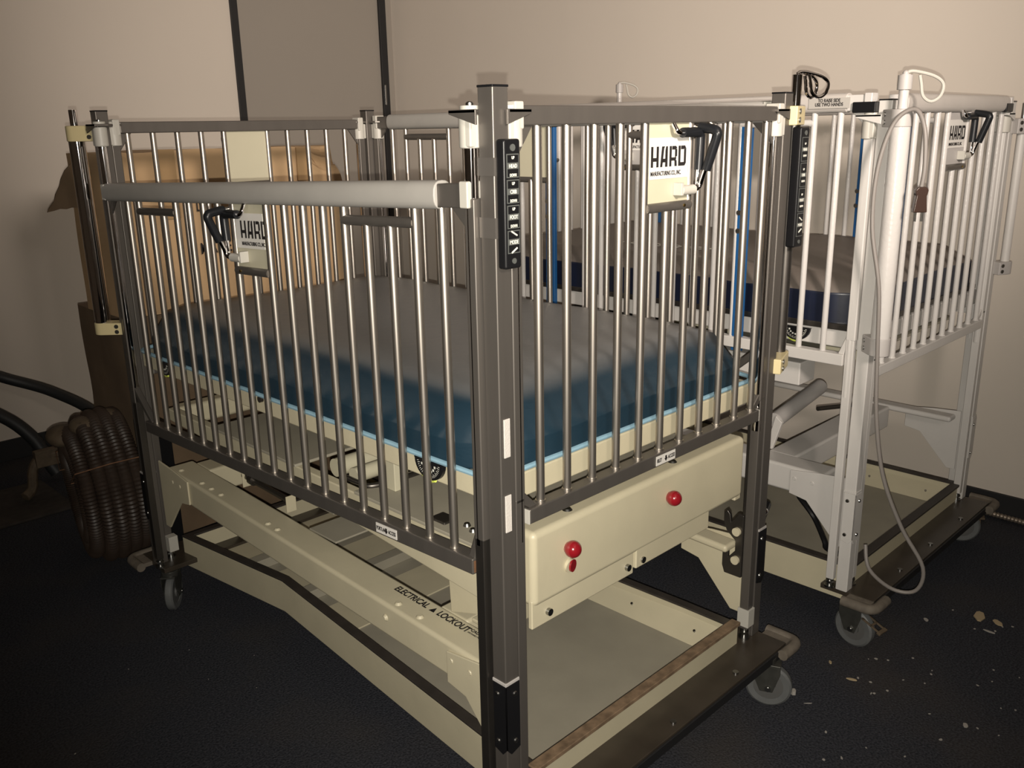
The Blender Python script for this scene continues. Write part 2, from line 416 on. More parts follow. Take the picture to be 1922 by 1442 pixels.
    A = [(hx+s*.085, -.012, zt-.004), (hx+s*.082, -.022, ztp+.002), (hx+s*.060, -.022, ztp), (hx+s*.010, -.022, ztp), (hx, -.022, ztp-.012), (hx+s*.004, -.022, zr+.03), (hx+s*.006, -.022, zr+.008), (hx+s*.022, -.022, zr)]
    B = [(hx, -.004, ztp+.012), (hx, -.040, ztp+.008), (hx, -.058, ztp+.004), (hx, -.062, ztp-.006), (hx+s*.002, -.034, zr+.03), (hx+s*.006, -.026, zr+.004), (hx+s*.030, -.020, zr-.002)]
    path_tube(bm, A, .0052, 10, 5); path_tube(bm, B, .0052, 10, 5)
    h = obj('latch_handle', bm, M['chrome'], g)
    bm = bmesh.new()
    path_tube(bm, [(hx+s*.066, -.022, ztp), (hx+s*.012, -.022, ztp), (hx+s*.002, -.022, ztp-.005), (hx, -.022, ztp-.014), (hx+s*.003, -.022, zr+.040)], .0102, 12, 5)
    path_tube(bm, [(hx, -.020, ztp+.010), (hx, -.054, ztp+.005), (hx, -.062, ztp-.001), (hx, -.061, ztp-.012), (hx+s*.001, -.040, zr+.040)], .0102, 12, 5)
    obj('grip', bm, M['rubber'], h)
    bm = bmesh.new(); cyl(bm, (hx+s*.014, -.018, zr), (hx+s*.062, -.018, zr), .0105, 14); bx(bm, *sorted((hx+s*.060, hx+s*.068)), -.026, -.004, zr-.010, zr+.016)
    obj('roller', bm, M['whitep'], h, .001)
    bm = bmesh.new(); cyl(bm, (hx+s*.04, -.004, zplate0), (hx+s*.04, -.016, zplate0), .0035, 8)
    obj('rivet', bm, M['brass'], pl)
    if label:
        x, z, s1, s2 = label
        bm = bmesh.new(); bx(bm, x-.036, x+.036, -T-.0015, -T, .005, .027); lb = obj('rail_label', bm, M['label'], g)
        text('label_letters', s1, .0125, (x-.034, -T-.0018, .012), (1, 0, 0), (0, -1, 0), M['dink'], lb, bold=.0002, squeeze=.58)
        text('label_letters', s2, .0125, (x+.008, -T-.0018, .012), (1, 0, 0), (0, -1, 0), M['dink'], lb, bold=.0002, squeeze=.58)
        bm = bmesh.new(); prism(bm, [(x-.003, .022), (x+.003, .022), (x+.003, .016), (x+.006, .016), (x, .008), (x-.006, .016), (x-.003, .016)], 'y', -T-.0019, -T-.0015)
        obj('label_arrow', bm, M['dink'], lb, smooth=False)
    if tilt:      # the lowered gate hangs a little crooked: uprights stay plumb, rails slope
        def lean(o):
            for v in o.data.vertices: v.co.z += tilt*v.co.x
            for ch in o.children:
                if ch.name.startswith('bar'): ch.location.z += tilt*ch.location.x
                else: lean(ch)
        lean(g)
    return g

def make_crib(ox, oy, P_, label):
    root = empty('hospital_crib', (ox, oy, 0)); tag(root, label, 'crib', 'barred hospital cribs')
    zp = P_['zpost']
    # corner posts
    for i, (cx, cy) in enumerate(((0, 0), (1, 0), (0, 1), (1, 1))):
        sx, sy = (1 if cx == 0 else -1), (1 if cy == 0 else -1)
        X = lambda a: cx*W+sx*a; Y = lambda a: cy*L+sy*a
        so = lambda a, b: tuple(sorted((a, b)))
        bm = bmesh.new()
        bx(bm, *so(X(0), X(S)), *so(Y(0), Y(S)), .165 if i else .16, zp)
        p = obj('corner_post', bm, P_['post'], root, .003, seg=3)
        bm = bmesh.new(); bx(bm, *so(X(-.0005), X(S+.0005)), *so(Y(-.0005), Y(S+.0005)), zp-.002, zp+.002); obj('post_cap', bm, M['plas'], p, .001)
        # wear guard at the foot of the post
        bm = bmesh.new()
        if i != 2: prism(bm, [(X(.036), .332), (X(.036), .486), (X(-.003), .486), (X(-.003), .34), (X(.010), .324)], 'y', *so(Y(-.003), Y(0)))
        prism(bm, [(Y(.034), .332), (Y(.034), .486), (Y(-.003), .486), (Y(-.003), .34), (Y(.010), .324)], 'x', *so(X(-.003), X(0)))
        gd_m = 0
        obj('post_guard', bm, M['plas'] if P_['cream'] else P_['post'], p, .001)
        bm = bmesh.new(); bx(bm, *so(X(-.0022), X(.0365)), *so(Y(-.0022), Y(.0365)), .486, .493); obj('post_collar', bm, M['lgrey'] if P_['cream'] else P_['post'], p, .001)
        for z in (.352, .462):
            bm = bmesh.new(); cyl(bm, (X(.022), Y(-.002), z), (X(.022), Y(-.006), z), .0065, 12, r2=.005); obj('guard_bolt', bm, M['screw'], p)
            bm = bmesh.new(); cyl(bm, (X(-.002), Y(.022), z), (X(-.006), Y(.022), z), .0065, 12, r2=.005); obj('guard_bolt', bm, M['screw'], p)
        # wing plates with white washers at the top
        for ax in (0, 1):
            far = .086 if P_['cream'] else .09
            if ax == 0: pts = [(X(.03), Y(-.009)), (X(.03), Y(.034)), (X(far-.01), Y(.030)), (X(far), Y(.020)), (X(far-.002), Y(-.009))]
            else: pts = [(X(-.024), Y(.017)), (X(.0), Y(.037)), (X(.030), Y(.037)), (X(.028), Y(far-.01)), (X(.014), Y(far)), (X(-.024), Y(far-.002))]
            bm = bmesh.new(); prism(bm, pts, 'z', zp-.043, zp-.037)
            # down-turned web
            if ax == 0: prism(bm, [(X(.026), zp-.062), (X(.026), zp-.037), (X(far-.002), zp-.037), (X(far-.002), zp-.044)], 'y', *so(Y(-.009), Y(-.0035)))
            else: prism(bm, [(Y(.017), zp-.062), (Y(.017), zp-.037), (Y(far-.002), zp-.037), (Y(far-.002), zp-.044)], 'x', *so(X(-.024), X(-.0195)))
            wp = obj('wing_plate', bm, P_['post'], p, .001)
            rc = (X(.056), Y(.014)) if ax == 0 else (X(.0), Y(.056))
            bm = bmesh.new(); cyl(bm, (*rc, zp-.037), (*rc, zp-.030), .017, 22); obj('washer', bm, M['whitep'], wp, .001)
            bm = bmesh.new(); cyl(bm, (*rc, zp-.030), (*rc, zp-.026), .007, 12); ball(bm, (*rc, zp-.026), .006, 10, (1, 1, .5)); obj('screw_head', bm, M['screw'], wp)
            bm = bmesh.new(); cyl(bm, (*rc, zp-.100), (*rc, zp-.045), .0195, 24)
            if ax == 0: bx(bm, *so(X(.036), X(.062)), *so(Y(-.003), Y(.030)), zp-.098, zp-.047)
            else: bx(bm, *so(X(-.018), X(.018)), *so(Y(.037), Y(.060)), zp-.098, zp-.047)
            obj('guide_block', bm, M['whitep'], wp, .003)
            # guide rod and lower leg
            bm = bmesh.new(); cyl(bm, (*rc, .78), (*rc, zp-.09), .0122, 20)
            obj('guide_rod', bm, P_['rod'], p)
            bm = bmesh.new()
            if ax == 0: bx(bm, *so(X(.040), X(.064)), *so(Y(.002), Y(.028)), .195, P_['zend']+.06)
            else: bx(bm, *so(X(-.011), X(.011)), *so(Y(.042), Y(.066)), .195, (.80 if P_['drop'] and i in (0, 2) else P_['zside']+.09))
            lg = obj('guide_leg', bm, M['leg'] if (P_['cream'] and ax == 1) else P_['leg'], p, .0025)
            bm = bmesh.new(); cyl(bm, (rc[0], rc[1], .165), (rc[0], rc[1], .20), .008, 12); cyl(bm, (rc[0], rc[1], .166), (rc[0], rc[1], .172), .016, 18)
            cyl(bm, (rc[0], rc[1], .182), (rc[0], rc[1], .188), .013, 6)
            obj('leveling_foot', bm, M['screw'], lg)
            if ax == 0 or i in (1, 2):
                pass
        if not P_['cream'] and i in (0, 1):
            bm = bmesh.new()
            if i == 0: bx(bm, -.022, .018, .036, .100, zp-.032, zp-.004)
            else: bx(bm, W-.125, W-.06, -.010, .016, zp-.034, zp-.006)
            obj('latch_cover', bm, M['plas'], p, .003)
        if P_['cream']:
            bm = bmesh.new(); bx(bm, *(so(X(.037), X(.068)) if i != 1 else so(X(.036), X(.068))), *(so(Y(.030), Y(.060)) if i != 1 else so(Y(-.003), Y(.032))), .205, .258); obj('foot_block', bm, M['whitep'], p, .001)
    # gates
    ps = dict(P_)
    tilt = .033 if P_['drop'] else 0
    znear = .716 if P_['drop'] else P_['zside']
    # near side gate: gate X runs toward -y, origin at y=L
    zo = znear - math.tan(tilt)*L
    gA = make_gate('side', root, (0, L, zo), -PI/2, P_, 'drop_gate', -1, tilt, (L-.342, 0, 'PORTLAND', 'ACCESS') if P_['drop'] else None)
    gB = make_gate('side', root, (W, 0, P_['zside']), PI/2, P_, 'drop_gate', 1, 0, None, logo=True)
    gC = make_gate('end', root, (0, .014, P_['zend']), 0, P_, 'end_gate', 1, 0, (.515, 0, 'RILEY', 'ACCESS') if P_['cream'] else None, bumper=not P_['cream'])
    gD = make_gate('end', root, (W, L-.014, P_['zend']), PI, P_, 'end_gate', 2, 0, None, bumper=not P_['cream'])
    # sliders at gate ends
    for g, ln, z, sl in ((gA, L, .728, tilt), (gB, L, .728, 0), (gC, W, .76, 0), (gD, W, .76, 0)):
        for s in (0, 1):
            x0, x1 = (.048, .070) if s == 0 else (ln-.070, ln-.048)
            bm = bmesh.new(); bx(bm, x0, x1, -.019, .019, z-.022+sl*x0, z+.024+sl*x0); obj('slider_block', bm, M['whitep'] if P_['cream'] else M['white'], g, .003)
    c = P_['frame']
    # base plates at both ends with dusty corner bumpers, casters
    for e in (0, 1):
        Y = (lambda a: a) if e == 0 else (lambda a: L-a)
        y0, y1 = sorted((Y(-.085), Y(.085)))
        bm = bmesh.new(); bx(bm, 0, W, y0, y1, .150, .166)
        bp = obj('base_plate', bm, M['plate'], root, .002)
        ya, yb = sorted((Y(-.090), Y(-.082)))
        bm = bmesh.new(); bx(bm, .0, W, ya, yb, .135, .160); obj('edge_strip', bm, M['black'], bp, .002)
        for x in (0, 1):
            xx = (lambda a: a) if x == 0 else (lambda a: W-a)
            bm = bmesh.new(); path_tube(bm, [(xx(.050), Y(-.102), .156), (xx(-.012), Y(-.102), .156), (xx(-.034), Y(-.092), .156), (xx(-.040), Y(-.07), .156), (xx(-.040), Y(-.005), .156)], .0155, 10, 5)
            bx(bm, *sorted((xx(-.034), xx(.002))), *sorted((Y(-.085), Y(-.01))), .150, .164)
            obj('corner_bumper', bm, M['corner'], bp)
        bm = bmesh.new()
        for x in (.25, .5, .78): cyl(bm, (x, Y(-.06), .165), (x, Y(-.06), .170), .008, 12)
        obj('plate_screw', bm, M['screw'], bp)
    for (x, y, ax, br) in P_['casters']: caster(root, x, y, ax, P_, br)
    # floor tray
    if P_['kink']: out = [(.085, .012), (.095, .18), (.172, 1.16), (.105, 1.69), (W-.105, 1.69), (W-.12, 1.16), (W-.095, .18), (W-.095, .012)]
    else: out = [(.045, .012), (.045, 1.69), (W-.03, 1.69), (W-.03, .012)]
    cx_, cy_ = .5, .85
    def inset(d):
        n = len(out); res = []
        for i in range(n):
            p0, p1, p2 = Vector(out[i-1]), Vector(out[i]), Vector(out[(i+1) % n])
            n1 = Vector((-(p1-p0).y, (p1-p0).x)).normalized(); n2 = Vector((-(p2-p1).y, (p2-p1).x)).normalized()
            ctr = Vector((cx_, cy_))-p1
            if n1.dot(ctr) < 0: n1 = -n1
            if n2.dot(ctr) < 0: n2 = -n2
            b = (n1+n2); b = b/(1+n1.dot(n2)); res.append(tuple(p1+b*d))
        return res
    tr_z0, tr_z1 = .168, .226
    def ring(bm, d0, d1, z0, z1):
        A, B = inset(d0), inset(d1); n = len(A)
        v = [[bm.verts.new((*A[i], z0)), bm.verts.new((*A[i], z1)), bm.verts.new((*B[i], z1)), bm.verts.new((*B[i], z0))] for i in range(n)]
        for i in range(n):
            a, b = v[i], v[(i+1) % n]
            for k in range(4): bm.faces.new([a[k], a[(k+1) % 4], b[(k+1) % 4], b[k]])
    bm = bmesh.new(); ring(bm, 0, .020, P_['tz0'], tr_z1-.004)
    tray = obj('floor_tray', bm, M['cream'], root, .002)
    bm = bmesh.new(); ring(bm, -.001, .026, tr_z1-.004, tr_z1+.003); obj('tray_rim', bm, M['rim'], tray, .001)
    bm = bmesh.new(); I = inset(.018)
    for z, fl in ((.150, 1), (.158, 0)): pass
    prism(bm, I, 'z', .140, .152); obj('tray_floor', bm, M['deck'], tray)
    bm = bmesh.new()
    if P_['cream']: bx(bm, .092, W-.092, .006, .034, .222, .233)
    else: bx(bm, .05, W-.03, .006, .030, .222, .231)
    obj('tray_sill', bm, M['worn'] if P_['cream'] else M['rim'], tray, .002)
    bm = bmesh.new()
    xr = W-.095 if P_['kink'] else W-.03
    prism(bm, [(xr-.018, .152), (xr-.018, .205), (xr-.078, .152)], 'y', .03, 1.1)
    obj('tray_fillet', bm, M['cream'], tray, .001)
    bm = bmesh.new()
    for y in (.12, .34, .56): cyl(bm, (xr-.046, y, .176), (xr-.050, y, .183), .004, 8)
    obj('tray_screw', bm, M['screw'], tray)
    for (ya, yb, zz) in ((.86, 1.03, .156), (1.18, 1.34, .156), (1.48, 1.64, .156)):
        bm = bmesh.new(); bx(bm, .20, W-.16, ya, yb, .150, zz); obj('tray_liner', bm, M['cream'], tray, .001)
    for ya in (1.10, 1.40):
        bm = bmesh.new(); bx(bm, .20, W-.20, ya, ya+.045, .152, .185); obj('tray_rib', bm, M['deck'], tray, .002)
    # lower ring frame (sloping slightly as it stands)
    z0, z1 = P_['ring']   # top height at y=.1 and at y=1.62
    zt = lambda y: z0+(z1-z0)*(y-.1)/1.52
    H = .088
    lf = None
    for (xa, xb, HH) in ((.052, .145, H), (W-.115, W-.055, .022)):
        bm = bmesh.new(); ys = .125 if xa < .5 else .05; prism(bm, [(ys, zt(ys)-HH), (ys, zt(ys)), (1.62, zt(1.62)), (1.62, zt(1.62)-HH)], 'x', xa, xb)
        o = obj('lower_side_beam', bm, c, root, .010, seg=3); lf = lf or o
    for (ya, yb) in ((.27, .37), (1.50, 1.60)):
        bm = bmesh.new(); bx(bm, .14, W-.12, ya, yb, zt((ya+yb)/2)-H+.002, zt((ya+yb)/2)-.002)
        obj('cross_beam', bm, c, root, .009, seg=3)
    for xa in (.046, W-.052):
        for (ya, s) in ((.036, 1), (L-.036, -1)):
            zc = zt(ya)
            bm = bmesh.new()
            prism(bm, [(ya, zc+.012), (ya+s*.10, zc+.004), (ya+s*.20, zc-.01), (ya+s*.20, zc-H), (ya+s*.14, zc-H-.01), (ya+s*.03, zc-H-.13), (ya, zc-H-.13)], 'x', xa, xa+.006)
            obj('gusset', bm, c, lf, .002)
    bm = bmesh.new()
    for y in (.16, .22, .46, 1.52, 1.57): cyl(bm, (.050, y, zt(y)-.035), (.044, y, zt(y)-.035), .0095, 14, r2=.005)
    for y in (.36, .44, .98, 1.03, 1.30, 1.36, 1.42, 1.56): cyl(bm, (.075, y, zt(y)-.001), (.075, y, zt(y)+.005), .0105, 14, r2=.006)
    obj('rivet', bm, c, lf)
    bm = bmesh.new(); bx(bm, .24, .34, .95, 1.40, .486, .497); bx(bm, .145, .60, .80, .93, .478, .484); obj('lift_plate', bm, M['deck'], lf, .002)
    sl_ = (z1-z0)/1.52
    if P_['cream']:
        text('stencil_letters', 'ELECTRICAL', .028, (.108, .500, zt(.50)+.0012), (0, -1, -sl_), (0, -sl_, 1), M['dink'], lf, bold=.0006, squeeze=.78)
        bm = bmesh.new(); y = .368; prism(bm, [(.108, y), (.108, y-.018), (.126, y-.009)], 'z', zt(y)+.0008, zt(y)+.0014); obj('stencil_triangle', bm, M['dink'], lf, smooth=False)
        text('stencil_letters', 'LOCKOUT', .028, (.108, .342, zt(.342)+.0014), (0, -1, -sl_), (0, -sl_, 1), M['dink'], lf, bold=.0006, squeeze=.78)
        text('stencil_letters', 'CAUTION', .013, (.119, .236, zt(.236)+.0014), (0, -1, -sl_), (0, -sl_, 1), M['dink'], lf, bold=.0003, squeeze=.95)
        text('stencil_letters', 'DISCONNECT POWER SUPPLY', .006, (.110, .236, zt(.236)+.0014), (0, -1, -sl_), (0, -sl_, 1), M['dink'], lf, squeeze=.8)
    # electric lift rod between little brackets
    for y in (1.30, 1.05):
        bm = bmesh.new(); prism(bm, [(y, zt(y)), (y, zt(y)+.05), (y+.004, zt(y)+.05), (y+.004, zt(y))], 'x', .150, .182)
        ls = obj('linkage_bracket', bm, c, lf, .001)
    bm = bmesh.new(); cyl(bm, (.166, 1.32, zt(1.3)+.032), (.166, 1.06, zt(1.1)+.030), .0095, 14); cyl(bm, (.166, 1.275, zt(1.3)+.032), (.166, 1.255, zt(1.3)+.031), .017, 14)
    path_tube(bm, [(.166, 1.29, zt(1.3)+.03), (.165, 1.30, zt(1.3)+.07), (.17, 1.33, zt(1.3)+.12)], .010, 10, 4)
    obj('linkage_rod', bm, M['leg'], ls)
    bm = bmesh.new(); bx(bm, .19, .235, 1.27, 1.37, zt(1.3)+.05, zt(1.3)+.075); bx(bm, .20, .235, 1.07, 1.13, zt(1.1)+.03, zt(1.1)+.055); obj('switch_box', bm, M['plas'], ls, .003)
    # deep upper frame
    u = P_['upz']
    uf = None; us = u-.060
    for xa in (.072, W-.100):
        bm = bmesh.new(); y_ = .04 if P_['cream'] else .62
        prism(bm, [(y_, us), (y_, u-.188 if P_['cream'] else u-.10), (.70, u-.135 if P_['cream'] else u-.11), (1.60, u-.098), (1.60, us)], 'x', xa, xa+.028)
        o = obj('upper_side_beam', bm, c, root, .004, seg=3); uf = uf or o
    for (ya, yb, za, zb) in ((.018, .098, u-.165, u+.002), (1.58, 1.64, u-.13, u-.062)):
        if ya < .1 and not P_['cream']: continue
        bm = bmesh.new(); bx(bm, .102, W-.10, ya, yb, za, zb); obj('end_beam', bm, c, root, .014, seg=4)
    if P_['cream']:
        for b_ in ((.102, .44, .024, .036, u-.215, u-.150), (.445, .745, .020, .036, u-.205, u-.140)):
            bm = bmesh.new(); bx(bm, *b_); obj('beam_flange', bm, c, uf, .003)
        for x in (.15, .415, .47): bm = bmesh.new(); cyl(bm, (x, .024, u-.19), (x, .016, u-.19), .008, 12); obj('flange_bolt', bm, M['screw'], uf)
        for x in (.24, .62): bm = bmesh.new(); cyl(bm, (x, .05, u+.0), (x, .05, u+.006), .013, 12, r2=.008); obj('flange_bolt', bm, M['screw'], uf)
    for x in (.206, .565):
        bm = bmesh.new(); ball(bm, (x, .004, u-.062), .0185, 22); cyl(bm, (x, .02, u-.062), (x, .004, u-.062), .013, 16)
        if P_['cream']:
            kn = obj('red_knob', bm, M['red'], uf)
            if x < .3:
                bm = bmesh.new(); cyl(bm, (x+.004, .020, u-.104), (x+.004, .0125, u-.105), .0155, 24); obj('knob_catch', bm, M['cream'], kn)
                bm = bmesh.new(); cyl(bm, (x+.006, .0125, u-.104), (x+.007, .0085, u-.104), .0135, 24); obj('red_disc', bm, M['red'], kn)
        else: bm.free()
    # pivot bracket
    if P_['cream']:
        bm = bmesh.new(); prism(bm, [(.352, .672), (.33, .690), (.18, .66), (.18, .55), (.215, .50), (.325, zt(.32)), (.33, .56), (.362, .64)], 'x', .140, .148)
        pb = obj('pivot_bracket', bm, c, uf, .003)
        bm = bmesh.new(); bx(bm, .150, .190, .215, .265, zt(.24)-.002, zt(.24)+.008); obj('bracket_foot', bm, c, pb, .003)
        bm = bmesh.new(); cyl(bm, (.140, .325, .645), (.130, .325, .645), .012, 6); obj('hex_bolt', bm, M['screw'], pb)
        bm = bmesh.new(); cyl(bm, (.168, .24, zt(.24)+.008), (.168, .24, zt(.24)+.018), .012, 6); obj('hex_bolt', bm, M['screw'], pb)
        bm = bmesh.new(); prism(bm, [(.090, .535), (.075, .540), (.066, .52), (.072, .475), (.050, .455), (.045, .435), (.070, .44), (.085, .43), (.088, .39), (.075, .355), (.040, .350), (.028, .37), (.028, .53), (.050, .545), (.055, .51), (.080, .50), (.088, .52)][::-1] if False else [(.028, .350), (.080, .350), (.088, .372), (.088, .418), (.078, .428), (.070, .418), (.070, .400), (.050, .425), (.050, .455), (.078, .478), (.088, .500), (.088, .528), (.078, .538), (.070, .528), (.066, .506), (.045, .535), (.028, .535)], 'x', .930, .940); hp = obj('hook_plate', bm, M['leg'], uf, .002)
        for z in (.485, .40): bm = bmesh.new(); cyl(bm, (.930, .045, z), (.922, .045, z), .012, 18); obj('round_stud', bm, M['cream'], hp)
    else:
        bm = bmesh.new(); bx(bm, .06, .16, .235, .62, .765, .838); obj('motor_housing', bm, c, uf, .004)
        bm = bmesh.new(); cyl(bm, (.16, .36, .60), (.50, .375, .64), .026, 20); obj('torque_tube', bm, M['lgrey'], uf)
        bm = bmesh.new(); prism(bm, [(.355, .62), (.33, .60), (.36, .50), (.385, .50)], 'x', .15, .165); obj('crank_arm', bm, c, uf, .003)
        bm = bmesh.new(); cyl(bm, (.40, .33, .59), (.62, .28, .565), .008, 12); obj('spring_rod', bm, M['leg'], uf)
    # gatch plates under the mattress deck
    d = P_['deckz']; gz = u-.052 if P_['cream'] else d-.10
    bm = bmesh.new(); bx(bm, .066, W-.066, .10, .58, gz-.008, gz)
    gp = obj('gatch_plate', bm, M['deck'], uf, .002)
    bm = bmesh.new(); bx(bm, .066, W-.066, .84, 1.30, gz-.008, gz); obj('gatch_plate', bm, M['deck'], uf, .002)
    bm = bmesh.new(); bx(bm, .10, .16, .05, .19, gz, gz+.030); obj('gatch_riser', bm, M['creamd'], gp, .004)
    bm = bmesh.new(); path_tube(bm, [(.10, .66, gz+.004), (.10, .60, gz+.004), (.11, .565, gz+.004), (.20, .55, gz+.004), (.55, .55, gz+.004), (.60, .60, gz+.004), (.60, .82, gz+.004)], .007, 10, 4); obj('gatch_rod', bm, M['leg'], gp)
    bm = bmesh.new(); bx(bm, .085, .125, .27, .32, gz, gz+.007); obj('square_pad', bm, M['leg'], gp, .005)
    bm = bmesh.new()
    for (x, y) in ((.12, .235), (.15, .215), (.11, .205)):
        bm = bmesh.new(); cyl(bm, (x, y, gz), (x, y, gz+.006), .009, 14, r2=.006); obj('plate_bolt', bm, M['screw'], gp)
    bm = bmesh.new(); bx(bm, .13, .15, .50, .54, gz, gz+.075); obj('upright_tab', bm, M['creamd'], gp, .002)
    for y, r_ in ((.64, .020), (.72, .024)):
        bm = bmesh.new(); cyl(bm, (.11, y, gz+.01), (.8, y, gz+.01), r_, 18); obj('cross_roller', bm, M['creamd'], gp)
    # mattress deck
    bm = bmesh.new(); bx(bm, .035, W-.035, .040, 1.645, d-.052, d)
    dk = obj('mattress_deck', bm, c, root, .004)
    # angle gauges on the deck side
    for y in (.24, 1.47):
        zc = d-.006
        bm = bmesh.new(); pts = [(y-.048, zc), (y+.048, zc)]
        pts += [(y+.045*math.cos(a), zc-.002-.040*math.sin(a)) for a in [PI*k/14 for k in range(0, 15)]]
        prism(bm, pts, 'x', .024, .034); ga = obj('angle_gauge', bm, M['plas'], dk, .001)
        bm = bmesh.new(); R = .036
        for k in range(1, 24):
            a = PI*k/24; ln = .005 if k % 2 else .008
            dr = Vector((0, math.cos(a), -math.sin(a))); q = Vector((0, -dr.z, dr.y))*.0006; cc = Vector((.0235, y, zc-.001))
            bm.faces.new([bm.verts.new(v) for v in (cc+dr*(R-ln)-q, cc+dr*(R-ln)+q, cc+dr*R+q, cc+dr*R-q)])
        for k in range(3, 23, 3):
            a = PI*k/24; dr = Vector((0, math.cos(a), -math.sin(a))); cc = Vector((.0235, y, zc-.001))+dr*.022
            bx(bm, .0232, .0236, cc.y-.0025, cc.y+.0025, cc.z-.0025, cc.z+.0025)
        obj('gauge_scale', bm, M['ink'], ga, smooth=False)
        bm = bmesh.new(); path_tube(bm, [(.028, y+.036*math.cos(a), zc-.004-.040*math.sin(a)) for a in [PI*k/14 for k in range(2, 10)]], .004, 8, 2); obj('gauge_tube', bm, M['lime'], ga)
    bm = bmesh.new(); cyl(bm, (.036, .92, d-.012), (.026, .92, d-.012), .009, 10); obj('deck_pin', bm, M['leg'], dk)
    return root

# ----- steel crib in front
steelP = dict(cream=True, steel=M['steel'], bar=M['bar'], post=M['steel'], rod=M['chrome'], leg=M['steel'], bumper=M['bumper'], bumper_far=True,
              frame=M['cream'], zpost=1.62, zend=.812, zside=.850, drop=True, kink=True, tz0=.118, ring=(.455, .512), upz=.772, deckz=.902,
              casters=[(.035, -.045, (-.9, -.45), False), (.935, -.075, (-.92, -.42), False), (.032, L-.055, (.72, -.62), False), (.96, L-.05, (.8, .3), False)])
crib1 = make_crib(0, 0, steelP, 'brushed steel hospital crib with blue mattress and its near side gate lowered')
for o in crib1.children:
    if o.name.startswith('corner_post') and abs(o.data.vertices[0].co.x) < .1 and abs(o.data.vertices[0].co.y) < .1:
        post0 = o
        for z0_, z1_ in ((.967, 1.042), (.817, .892)):
            bm = bmesh.new(); bx(bm, .008, .024, -.0025, 0, z0_, z1_); obj('hook_tape_patch', bm, M['velcro'], o, .001)
        for (z0_, z1_) in ((1.475, 1.505), (1.37, 1.405)):
            bm = bmesh.new(); bx(bm, -.0012, S+.001, -.0012, S+.001, z0_, z1_); obj('tape_band', bm, M['tape'], o)
# rusty open end of the lowered rail
for g in crib1.children:
    if g.name.startswith('drop_gate') and abs(g.rotation_euler.z+PI/2) < .01:
        bm = bmesh.new(); bx(bm, L-.0685, L-.0672, -.0135, .0135, .058, .083); obj('rusty_rail_end', bm, M['rust'], g)

# ----- white crib behind
whiteP = dict(steelP); whiteP.update(cream=False, steel=M['wpost'], bar=M['white'], post=M['wpost'], rod=M['wpost'], leg=M['wpost'], bumper=M['wbumper'], bumper_far=False, frame=M['wpost'],
              zpost=1.605, zend=.835, zside=.872, drop=False, kink=False, tz0=.110, ring=(.500, .505), upz=.80, deckz=.965,
              casters=[(.0, -.035, (-1, .12), True), (.965, -.012, (-.9, -.45), False), (.04, L-.05, (.5, .6), False), (.96, L-.05, (.8, .3), False)])
crib2 = make_crib(1.38, -.08, whiteP, 'white enamelled hospital crib with dark navy mattress by the right wall')
for o in list(crib2.children):
    if o.name.startswith('drop_gate') and abs(o.rotation_euler.z+PI/2) < .01:
        x = L-.15
        bm = bmesh.new(); bx(bm, x-.075, x+.045, -.0235, -.022, .714, .742); lb = obj('warning_label', bm, M['glabel'], o, .002)
        text('label_letters', 'TO RAISE SIDE\nUSE TWO HANDS', .0125, (x-.015, -.0238, .731), (1, 0, 0), (0, -1, 0), M['dink'], lb, bold=.0003, align='CENTER', squeeze=.8, line=.85)
for (x, y, z0_, z1_, wd) in ((1.38-.004, 1.136, .86, 1.56, .042), (1.38-.004, .344, .86, 1.60, .034), (2.37, 1.378, .9, 1.56, .03), (2.37, .435, .9, 1.56, .02), (2.37, .262, .9, 1.56, .03)):
    bm = bmesh.new(); bx(bm, x-1.38-.004, x-1.38+.012, y+.08-wd/2, y+.08+wd/2, z0_, z1_)
    st = obj('blue_guide_strip', bm, M['blue'], crib2, .002)
    bm = bmesh.new()
    for z in (1.29, 1.235): cyl(bm, (x-1.38-.004, y+.08+wd*.35, z), (x-1.38-.0055, y+.08+wd*.35, z), .008, 14)
    obj('strip_screw', bm, M['screw'], st)
    bm = bmesh.new(); bx(bm, x-1.38-.006, x-1.38+.014, y+.08-wd/2-.002, y+.08+wd/2+.002, z1_-.01, z1_+.004); obj('strip_cap', bm, M['plas'], st, .001)

